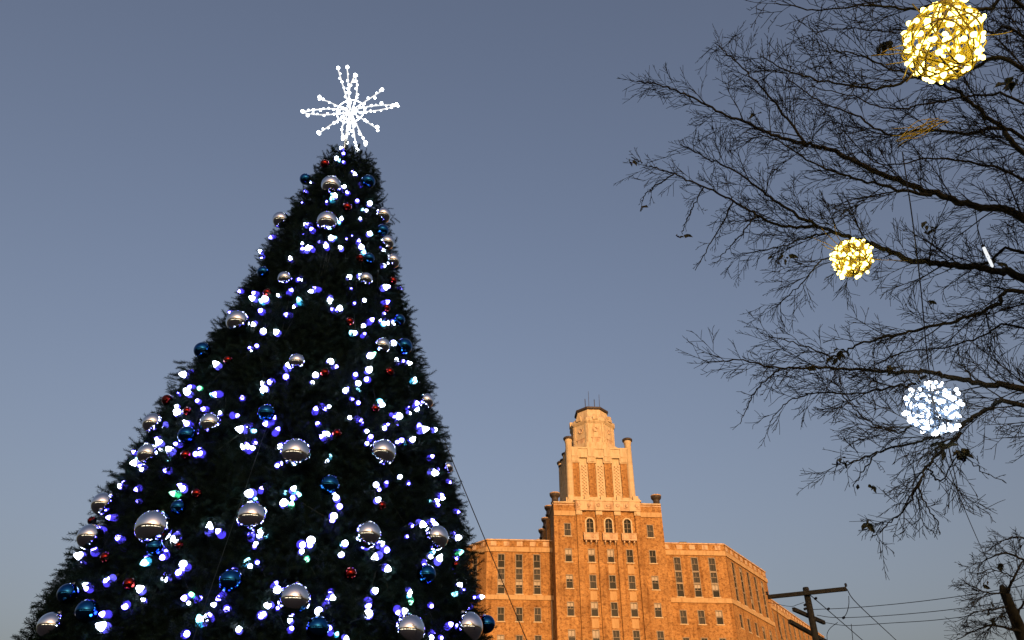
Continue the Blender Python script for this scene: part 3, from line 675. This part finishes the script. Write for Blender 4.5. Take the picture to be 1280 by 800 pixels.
for (X, Y), dy, loop, nb in ARMS:
    tip = spt(*zc(X, Y), dy); side = np.cross(tip / np.linalg.norm(tip), [0, 1, 0]); mb = MB(); bp = []
    sides = (-1, 1) if loop else (0,)
    for s in sides:
        pts = [tip * t + side * s * loop * .0105 * math.sin(math.pi * min(1, t * 1.0)) ** .7 for t in np.linspace(.03, 1, 12)]
        mb.tube(pts, .015, 6)
        for t in np.linspace(.12, 1, nb): bp.append(tip * t + side * s * loop * .0105 * math.sin(math.pi * t) ** .7 if t < 1 else tip)
    arm = mb.build('arm', STARW, star)
    for q in bp:
        o = link('bulb', sbulb, arm); o.location = q + rng.normal(0, .008, 3); o.rotation_euler = tuple(rng.uniform(0, 6, 3)); o.scale = (float(rng.uniform(.65, 1.15)),) * 3
    o = link('bulb', sbulb, arm); o.location = tip; o.scale = (1.35,) * 3
mb = MB(); mb.tube([(.30 * math.cos(a), 0, .36 * math.sin(a)) for a in np.linspace(0, 2 * math.pi, 33)], .010, 5); mb.build('ring', STARL, star)
mb = MB(); mb.tube([(0, 0, -1.9), (0, 0, -.05)], .03, 8); mb.build('mast', CAPM, star)
# guy wires
a = at(556, 553, 12.9); b = at(657, 797, 13.2); g = a + (b - a) * ((a[2] - .14) / (a[2] - b[2]))
mb = MB(); mb.tube([a, g], .008, 5); tag(mb.build('guy_wire', CABLE), 'thin guy wire slanting from the tree across the brick building', 'wire', 'guy wires of the Christmas tree')
a, _, _ = on_tree(345, 500); b = at(243, 795, 7.6); g = a + (b - a) * ((a[2] - .14) / (a[2] - b[2]))
mb = MB(); mb.tube([a, g], .0035, 5); tag(mb.build('guy_wire', GREENW), 'faint dark guy wire running down in front of the Christmas tree', 'wire', 'guy wires of the Christmas tree')

# ---------------------------------------------------------------- bare trees
def unit(v): return v / max(np.linalg.norm(v), 1e-9)
def branch_pts(p, d, L, n, wig, droop, r):
    pts = [p]; d = unit(d)
    for k in range(n):
        d = unit(d + r.normal(0, wig, 3) + np.array([0, 0, droop])); p = p + d * (L / n); pts.append(p)
    return np.array(pts)
def grow(mb, path, rads, r, lv, Ls, gaps, rmin, lead=1.0, start=.1):
    """side shoots along a path; lv = levels still to go"""
    seg = np.linalg.norm(np.diff(path, axis=0), axis=1); cum = np.concatenate([[0], np.cumsum(seg)]); tot = cum[-1]
    s = tot * start + r.uniform(0, gaps[0]); sgn = 1
    while s < tot:
        i = min(np.searchsorted(cum, s) - 1, len(path) - 2); i = max(i, 0); f = (s - cum[i]) / max(seg[i], 1e-6)
        p = path[i] + (path[i + 1] - path[i]) * f; T = unit(path[i + 1] - path[i]); q = r.normal(0, 1, 3); q = unit(q - T * (q @ T))
        a = r.uniform(.35, .85); d = T * math.cos(a) + q * math.sin(a)
        L = Ls[0] * r.uniform(.45, 1.25) * (1.0 - .78 * s / tot); rr = max(rmin, min(rads[i] * .55, L * .011))
        n = 5 if lv > 1 else 3
        pts = branch_pts(p, d, L, n, .085, .0 if lv < 3 else .01, r); rd = np.linspace(rr, rmin * .75, n + 1)
        mb.tube(pts, rd, 4 if lv > 2 else 3, smooth=False, caps=False)
        if lv > 1: grow(mb, pts, rd, r, lv - 1, Ls[1:], gaps[1:], rmin, start=.15)
        s += gaps[0] * r.uniform(.5, 1.5)
def limb_part(tree_o, pts3, r0, r1, seed, Ls, gaps, rmin, lv=3, bark=BARK, gstart=.05, stuff=True):
    r = np.random.default_rng(seed); path = smooth_path(pts3, 7); n = len(path)
    path[1:-1] += r.normal(0, .006, (n - 2, 3)); rads = np.linspace(r0 ** .7, r1 ** .7, n) ** (1 / .7)
    mb = MB(); mb.tube(path, rads, 8); lb = mb.build('limb', bark, tree_o)
    mb = MB(); grow(mb, path, rads, r, lv, Ls, gaps, rmin, start=gstart); tw = mb.build('twigs', TWIG, lb); tag(tw, kind='stuff'); return path
bare = thing('bare_tree', 'big leafless tree reaching in from the right, hung with light balls', 'tree', (0, 0, 0))
TRK = np.array([6.7, 5.7]); 
mb = MB(); tp = [(6.75, 5.8, -.05), (6.72, 5.75, 1.5), (6.7, 5.7, 3.2), (6.75, 5.6, 4.8), (6.9, 5.6, 6.4), (7.0, 5.7, 8.2)]
mb.tube(smooth_path(tp, 5), np.interp(np.linspace(0, 1, 26), [0, .06, .5, 1], [.42, .30, .24, .12]), 14); mb.build('trunk', BARK, bare)
# limbs: photo pixels along each limb, depth at its root and tip, thickness in photo pixels, trunk height it springs from (None = side limb)
LIMBS = [
 ('1280,272 1226,260 1185,247 1131,229 1082,208 1040,188 1007,179 966,169 937,155 896,138 855,117 826,107 796,102', 6.4, 7.6, 15, 2, 4.4),
 ('1164,244 1115,235 1073,223 1024,208 974,177 930,165', 6.5, 7.0, 6, 1.6, None),
 ('1280,349 1252,340 1219,334 1175,330 1140,326 1118,317 1096,308 1072,299 1044,291 1022,283 983,284 945,268 917,251 880,233 842,218 812,207', 6.6, 7.6, 15, 2, 3.9),
 ('1022,283 991,266 958,243 925,218 884,198 850,180', 7.1, 7.8, 6, 1.5, None),
 ('1280,190 1255,161 1226,140 1197,115 1164,103 1120,88 1080,70 1040,62', 5.6, 5.6, 11, 2, 5.2),
 ('1280,171 1213,167 1152,163 1110,169 1069,144 1028,128 985,100', 6.0, 6.6, 8, 2, 4.9),
 ('1280,86 1213,86 1160,92 1100,110 1050,105 990,90 950,70', 5.2, 5.8, 9, 2, 5.6),
 ('1280,10 1234,12 1172,8 1131,12 1090,6 1024,12 970,4', 5.2, 5.6, 8, 2, 6.2),
 ('1280,48 1240,40 1190,30 1130,40 1070,36 1010,40', 5.6, 6.0, 6, 1.5, 6.0),
 ('1007,179 974,136 946,103 917,74 894,54', 7.1, 7.5, 5, 1.5, None),
 ('1280,364 1245,382 1210,396 1157,410 1112,420 1070,432 1042,445 1005,432 960,420', 6.4, 7.0, 9, 1.6, 4.7),
 ('1280,488 1238,481 1192,472 1161,465 1122,465 1070,462 1017,459 975,460 930,451 884,453', 6.2, 6.9, 13, 1.8, 3.3),
 ('1280,508 1239,509 1208,528 1173,544 1138,555 1096,565 1064,578 1040,580', 6.0, 6.6, 10, 1.8, 3.1),
 ('1201,541 1176,565 1157,584 1148,609 1133,633 1110,654 1090,672', 6.1, 6.3, 6, 1.5, None),
 ('1157,470 1140,481 1119,483 1070,492 1017,492 982,504 962,528', 6.5, 6.9, 5, 1.5, None),
 ('1173,546 1145,530 1124,541 1096,532 1068,511 1050,490', 6.1, 6.4, 4, 1.4, None),
 ('1090,306 1062,322 1028,325 1014,340 989,367 962,385', 6.9, 7.2, 4, 1.3, None),
 ('1040,290 1005,298 965,311 925,318', 7.2, 7.5, 4, 1.3, None),
 ('1280,316 1241,326 1219,333', 6.6, 6.6, 6, 4, 4.2),
 ('1157,584 1176,600 1200,570 1225,588 1258,604', 6.2, 6.3, 3, 1.2, None),
 ('1280,410 1230,420 1180,435 1130,440 1085,462', 6.9, 7.2, 5, 1.5, 3.5),
 ('1280,225 1220,205 1160,198 1100,205 1050,160', 6.8, 7.3, 6, 1.5, 4.6),
 ('842,218 820,232 806,244 802,256', 7.55, 7.7, 2.5, 1.2, None),
 ('880,233 866,258 857,278 853,293', 7.45, 7.6, 2.5, 1.2, None),
 ('917,251 902,280 884,312 869,338', 7.4, 7.5, 3, 1.2, None),
 ('945,268 928,292 908,312 896,330', 7.3, 7.4, 3, 1.2, None),
 ('803,203 796,200 789,196', 7.6, 7.65, 2, 1.2, None),
 ('975,460 950,482 935,505 925,530', 6.7, 6.9, 3, 1.2, None),
 ('1096,565 1078,590 1066,608', 6.4, 6.5, 3, 1.2, None),
 ('1148,609 1160,635 1172,655 1168,672', 6.2, 6.2, 3, 1.2, None),
 ('1280,130 1230,120 1170,128 1110,135 1060,118 1010,108', 6.4, 7.0, 6, 1.5, 5.4)]
for k, (s, d0, d1, t0, t1, tz) in enumerate(LIMBS):
    px = [tuple(map(float, q.split(','))) for q in s.split()]; n = len(px); r = np.random.default_rng(100 + k)
    p3 = [at(x, y, d0 + (d1 - d0) * i / (n - 1) + r.normal(0, .06)) for i, (x, y) in enumerate(px)]
    r0, r1 = t0 * .72 * d0 / 2000, t1 * .72 * d1 / 2000
    gs = .03
    if tz: p3 = [np.array([TRK[0], TRK[1] - .05, tz]), (np.array([TRK[0], TRK[1], tz]) + p3[0]) / 2 + np.array([0, 0, .12])] + p3; r0 *= 1.05; gs = .2
    big = t0 > 7
    limb_part(bare, p3, r0, r1, 200 + k, (.95 if big else .6 if t0 > 3 else .22, .42 if t0 > 3 else .12, .17 if t0 > 3 else .07), (.085, .055, .04), .0025, 3, gstart=gs)
# withered leaves still hanging on
mb = MB(); mb.add([(0, 0, 0), (.018, .004, -.022), (.012, -.006, -.05), (0, .01, -.075), (-.014, -.008, -.045), (-.02, .006, -.02), (0, .012, -.03)], [(0, 1, 6), (1, 2, 6), (2, 3, 6), (3, 4, 6), (4, 5, 6), (5, 0, 6)], smooth=True)
o = mb.build('leaf', LEAF); leafme = o.data; bpy.data.objects.remove(o)
for q in '789,197,7.65,2 802,257,7.7,2 853,293,7.6,3 978,317,7.3,9 1047,434,7,9 1010,455,7,3 1104,48,5.8,8 1165,280,6.7,4 1202,560,6.2,14 1176,550,6.2,9 1045,570,6.5,4 1088,604,6.3,4 1085,650,6.3,3 1164,374,6.8,3 1116,456,6.6,8 1262,100,5.5,7 1245,320,6.6,4 945,140,7.2,3 1158,276,6.6,3'.split():
    x, y, d, n = map(float, q.split(','))
    for k in range(int(n)):
        l = link('leaf', leafme, bare); l.location = at(x + rng.normal(0, 2.2 if n < 4 else 5), y + abs(rng.normal(0, 2.2 if n < 4 else 5)), d + rng.normal(0, .05)); l.rotation_euler = tuple(rng.uniform(-1.2, 1.2, 3)); l.scale = (float(rng.uniform(.7, 1.4)),) * 3
# smaller tree low on the right
bare2 = thing('bare_tree', 'smaller leafless tree with a thick stub trunk in the lower right corner', 'tree', (0, 0, 0))
D2 = 15.0; a = at(1252, 732, D2); b = at(1283, 806, D2)
mb = MB(); base2 = np.array([b[0] + .75, b[1] + .5, -.05]); tp = smooth_path([base2, (base2 + b) / 2 + [.05, 0, 0], b, (a + b) / 2, a], 5)
mb.tube(tp, np.interp(np.linspace(0, 1, len(tp)), [0, .1, .6, .95, 1], [.26, .17, .11, .08, .04]), 12); mb.build('trunk', BARK, bare2)
for k, (s, t0, t1) in enumerate([('1276,790 1240,782 1215,790 1195,800', 6, 1.5), ('1262,757 1240,762 1220,765 1200,775', 4, 1.2), ('1256,740 1238,742 1220,735 1206,728', 4, 1.2),
    ('1290,705 1262,692 1245,694 1228,702 1214,706', 5, 1.2), ('1290,675 1268,671 1250,678 1236,688', 4, 1.2), ('1258,745 1268,720 1280,700 1292,690', 6, 2), ('1270,770 1285,745 1300,730', 5, 2), ('1268,722 1254,716 1238,712 1226,716', 3, 1.2), ('1264,760 1245,775 1232,792 1224,808', 3, 1.2)]):
    px = [tuple(map(float, q.split(','))) for q in s.split()]; r = np.random.default_rng(300 + k)
    p3 = [at(x, y, D2 + r.normal(0, .25) * (i > 0)) for i, (x, y) in enumerate(px)]
    limb_part(bare2, p3, t0 * .6 * D2 / 2000, t1 * .6 * D2 / 2000, 400 + k, (.8, .4, .2), (.10, .085, .08), .0045, 3)
for x, y, n in ((1250, 704, 5), (1229, 731, 5), (1243, 768, 3), (1234, 757, 3)):
    for k in range(n):
        l = link('leaf', leafme, bare2); l.location = at(x + rng.normal(0, 2.5), y + rng.normal(0, 3), D2); l.rotation_euler = tuple(rng.uniform(-1.2, 1.2, 3)); l.scale = (float(rng.uniform(1.2, 2.2)),) * 3

# ---------------------------------------------------------------- light balls in the tree
def light_ball(c, rad_, mat, wmat, nb, label, loose, hang, seed, bs=1.0):
    r = np.random.default_rng(seed)
    t = thing('light_ball', label, 'light ball', tuple(c), group='lit balls hanging in the bare tree')
    for k in range(34):                         # wire hoops wound into a ball
        ax = unit(r.normal(0, 1, 3)); u = unit(np.cross(ax, [.3, .5, .8])); v = np.cross(ax, u); off = r.uniform(-.6, .6); rl = rad_ * (.97 if k % 2 else r.uniform(.45, .95)); rr = math.sqrt(1 - off * off)
        pts = [rl * (ax * off + rr * (u * math.cos(q) + v * math.sin(q)) * (1 + .06 * math.sin(q * 5 + k))) for q in np.linspace(0, 2 * math.pi, 33)]
        mb = MB(); mb.tube(pts, .0035 + .002 * (k % 2), 4); mb.build('wire_hoop', wmat, t)
    mb = MB(); mb.lathe([(.004, 0), (.011, .004), (.0135, .012), (.011, .022), (.003, .03)], 8); o = mb.build('bulb', mat); bm = o.data; bpy.data.objects.remove(o)
    ga = math.pi * (3 - math.sqrt(5))
    for k in range(nb):
        z = 1 - 2 * (k + .5) / nb; q = math.sqrt(1 - z * z); d = unit(np.array([q * math.cos(ga * k), q * math.sin(ga * k), z]) + r.normal(0, .13, 3))
        o = link('bulb', bm, t); o.location = d * rad_ * r.uniform(.7, 1.04); o.rotation_mode = 'QUATERNION'; o.rotation_quaternion = Vector(d + r.normal(0, .6, 3)).to_track_quat('Z', 'Y'); s = float(r.uniform(.55, 1.35)) * bs; o.scale = (s,) * 3
    for d0, L in loose:
        mb = MB(); d0 = unit(np.array(d0, float)); pts = branch_pts(d0 * rad_ * .95, d0, L, 6, .10, -.03, r); mb.tube(pts, .0042, 4); mb.build('loose_wire', wmat, t)
    mb = MB(); mb.tube(smooth_path([np.array([0, 0, rad_ * .9]), np.array(hang) * .5 + [.01, .02, rad_ * .4], np.array(hang)], 4), .005, 5); mb.build('hanging_cord', wmat, t)
    return t
c1 = at(1180, 52, 4.6)
light_ball(c1, .220, YEL, YWIRE, 150, 'large yellow light ball at the top right, nearest of the lit balls',
    [((-1, 0, -.12), .17), ((-1, .1, -.35), .26), ((-1, -.1, -.5), .24), ((-.9, 0, -.62), .28), ((-1, .2, -.45), .2), ((-.8, 0, -.8), .24), ((1, 0, .25), .2)], (0, .1, .5), 31)
c2 = at(1065, 322, 6.75)
light_ball(c2, .160, YEL, YWIRE, 100, 'small yellow light ball hanging just under a bare limb', [((-.6, 0, 1), .22), ((-.9, 0, .8), .25), ((-.3, 0, 1), .2), ((1, 0, -.05), .32), ((-.8, -.2, .3), .16)], (.05, .1, .27), 32)
c3 = at(1167, 510, 6.0)
light_ball(c3, .195, WHI, WWIRE, 165, 'cool white light ball among the lower bare branches', [((-.3, 0, 1), .14), ((-.1, 0, 1), .12), ((1, 0, .1), .15)], (0, .1, .3), 33, 1.1)
# loose golden strands tied along a limb under the big ball
r = np.random.default_rng(77); sb = at(1176, 152, 5.2)
bun = thing('wire_bundle', 'loose bundle of golden wire strands on the limb below the largest ball', 'wire bundle', tuple(sb))
for k in range(13):
    a, b = at(1176 + r.normal(0, 8), 152 + r.normal(0, 4), 5.2) - sb, at(1122 + r.normal(0, 10), 172 + r.normal(0, 7), 5.25 + r.normal(0, .06)) - sb
    mb = MB(); mb.tube(smooth_path([a, (a + b) / 2 + r.normal(0, .018, 3), b], 4), .0034, 4); mb.build('strand', YWIRE, bun)
# short white light tube
p, q = at(1229, 308, 6.4), at(1241, 334, 6.4)
tb = thing('light_tube', 'short glowing white light tube hanging beside a bare limb', 'light tube', tuple(p))
mb = MB(); mb.tube(np.array([(q - p) * t for t in (0.02, .06, .5, .94, 1)]), [.006, .012, .013, .011, .005], 10); mb.build('tube', TUBEL, tb)
mb = MB(); mb.tube(np.array([(q - p) * t for t in (-.08, .02)]), .012, 8); mb.build('end_cap', CABLE, tb)
mb = MB(); mb.tube(np.array([(q - p) * -.08, at(1222, 285, 6.5) - p, at(1219, 262, 6.5) - p]), .004, 4); mb.build('cord', CABLE, tb)
# power cord looping down through the branches to the small tree
P = [at(1128, 190, 6.4), at(1140, 270, 6.3), at(1151, 360, 6.4), at(1161, 460, 6.8), at(1176, 545, 8.0), at(1195, 610, 9.6), at(1229, 690, 12.6), at(1250, 730, 14.8)]
mb = MB(); mb.tube(smooth_path(P, 6), .005, 5); tag(mb.build('power_cord', CABLE), 'black cord hanging through the bare branches past the white light ball', 'cord')

# ---------------------------------------------------------------- utility pole and wires
PD = 34.0; top = at(1007, 735, PD); px_, py_ = top[0], top[1]
pole = thing('utility_pole', 'dark wooden utility pole with crossarms in front of the far wing', 'utility pole', (px_, py_, 0))
mb = MB(); mb.lathe([(.18, -.3), (.17, 1), (.128, top[2] - .02), (.115, top[2] + .02)], 14); mb.build('pole', WOOD, pole)
o0 = np.array([px_, py_, 0])
def arm(a, b, s=.065, nm='crossarm', m=WOOD):
    a, b = np.array(a) - o0, np.array(b) - o0; d = unit(b - a); n = unit(np.cross(d, [0, 0, 1])); u = np.array([0, 0, 1.])
    v = [p + n * i * s + u * j * s * 1.25 for p in (a, b) for i, j in ((-1, -1), (1, -1), (1, 1), (-1, 1))]
    mb = MB(); mb.add(v, [(0, 1, 2, 3), (7, 6, 5, 4), (0, 4, 5, 1), (1, 5, 6, 2), (2, 6, 7, 3), (3, 7, 4, 0)]); return mb.build(nm, m, pole)
ZA = EYE + 9.3
eL, eR = at_Y(958, 748, 35.2), at_Y(1056, 738, 33.95); zA = (eL[2] + eR[2]) / 2; eL[2] = eR[2] = zA
off = np.array([0, -.22, 0]); arm(eL + off, eR + off, .062)
bA, bB = at_Y(992, 762, 33.85), at_Y(1030, 778, 36.1); zB = (bA[2] + bB[2]) / 2; bA[2] = bB[2] = zB; arm(bA, bB, .06)
cA, cB = at_Y(990, 765, 33.5), at_Y(1045, 798, 38.0); zC = (cA[2] + cB[2]) / 2; cA[2] = cB[2] = zC; arm(cA + [-.1, .2, -.3], cB + [-.1, .2, -.3], .062)
mb = MB(); mb.tube([(0, 0, top[2] - .15), (0, -.24, top[2] - .15)], .05, 8); mb.build('bolt', DARKM, pole)
mb = MB(); ins_prof = [(.03, 0), (.06, .03), (.035, .06), (.06, .09), (.03, .14)]; mb.lathe(ins_prof, 10); o = mb.build('insulator', CABLE); ime = o.data; bpy.data.objects.remove(o)
for e in (eL + off, eR + off):
    i = link('insulator', ime, pole); i.location = e - o0 + [0, 0, .09]
for x, y, d in ((1005, 757, 33.6), (1005, 762, 33.6), (1018, 749, 33.8), (1034, 762, 36), (1053, 773, 35)):
    i = link('insulator', ime, pole); i.location = at(x, y, d) - o0; i.rotation_euler = (1.3, .4, .5)
def wire(pts, label, r=.013, name='overhead_wire', grp='wires at the utility pole'):
    mb = MB(); mb.tube(smooth_path(pts, 6), r, 5); tag(mb.build(name, CABLE), label, 'wire', grp)
wire([at(1013, 762, 34), at(1060, 760, 33), at(1120, 755, 31), at(1180, 748, 29), at(1240, 739, 27), at(1330, 722, 24), at(1480, 690, 20)], 'uppermost of three thin wires running right from the utility pole')
wire([at(1021, 769, 34), at(1046, 772, 34), at(1100, 770, 32), at(1170, 764, 30), at(1240, 755, 27), at(1330, 740, 24), at(1480, 708, 20)], 'middle one of three thin wires running right from the utility pole')
wire([at(1030, 778, 36), at(1060, 782, 35), at(1110, 779, 33), at(1170, 775, 31), at(1240, 766, 28), at(1330, 752, 25), at(1480, 722, 21)], 'lowest of three thin wires running right from the utility pole')
eR2 = eR + off
wire([eR2, at(1072, 755, 36.5), at(1120, 800, 46), at(1160, 838, 60)], 'thick wire slanting down right from the crossarm end', .02)
wire([at(1013, 744, 33.8), at(1034, 762, 36.5), at(1078, 800, 45), at(1115, 832, 58)], 'wire slanting down right from the top of the utility pole', .02)
wire([at(1061, 745, 34.2), at(1061, 756, 34.3), at(1058, 767, 34.8), at(1053, 773, 35)], 'short looping jumper wire hanging below the crossarm end', .016)
wire([at(1047, 778, 35.4), at(1038, 785, 35.6), at(1034, 792, 35.8), at(1034, 800, 36)], 'short curved jumper wire low beside the utility pole', .014)
wire([at(1064, 780, 35), at(1066, 800, 35.3), at(1067, 812, 35.5)], 'short vertical drop wire hanging from the lowest thin wire', .014)
wire([at(1005, 753, 33.7), at(996, 756, 33.9), at(987, 758, 34.2), at(960, 753, 35.4)], 'slack wire left of the utility pole under the crossarm', .011)
wire([at(971, 756, 35), at(972, 772, 35.2), at(975, 790, 35.4), at(982, 806, 35.6)], 'thin wire dangling from the left end of the crossarm', .011)
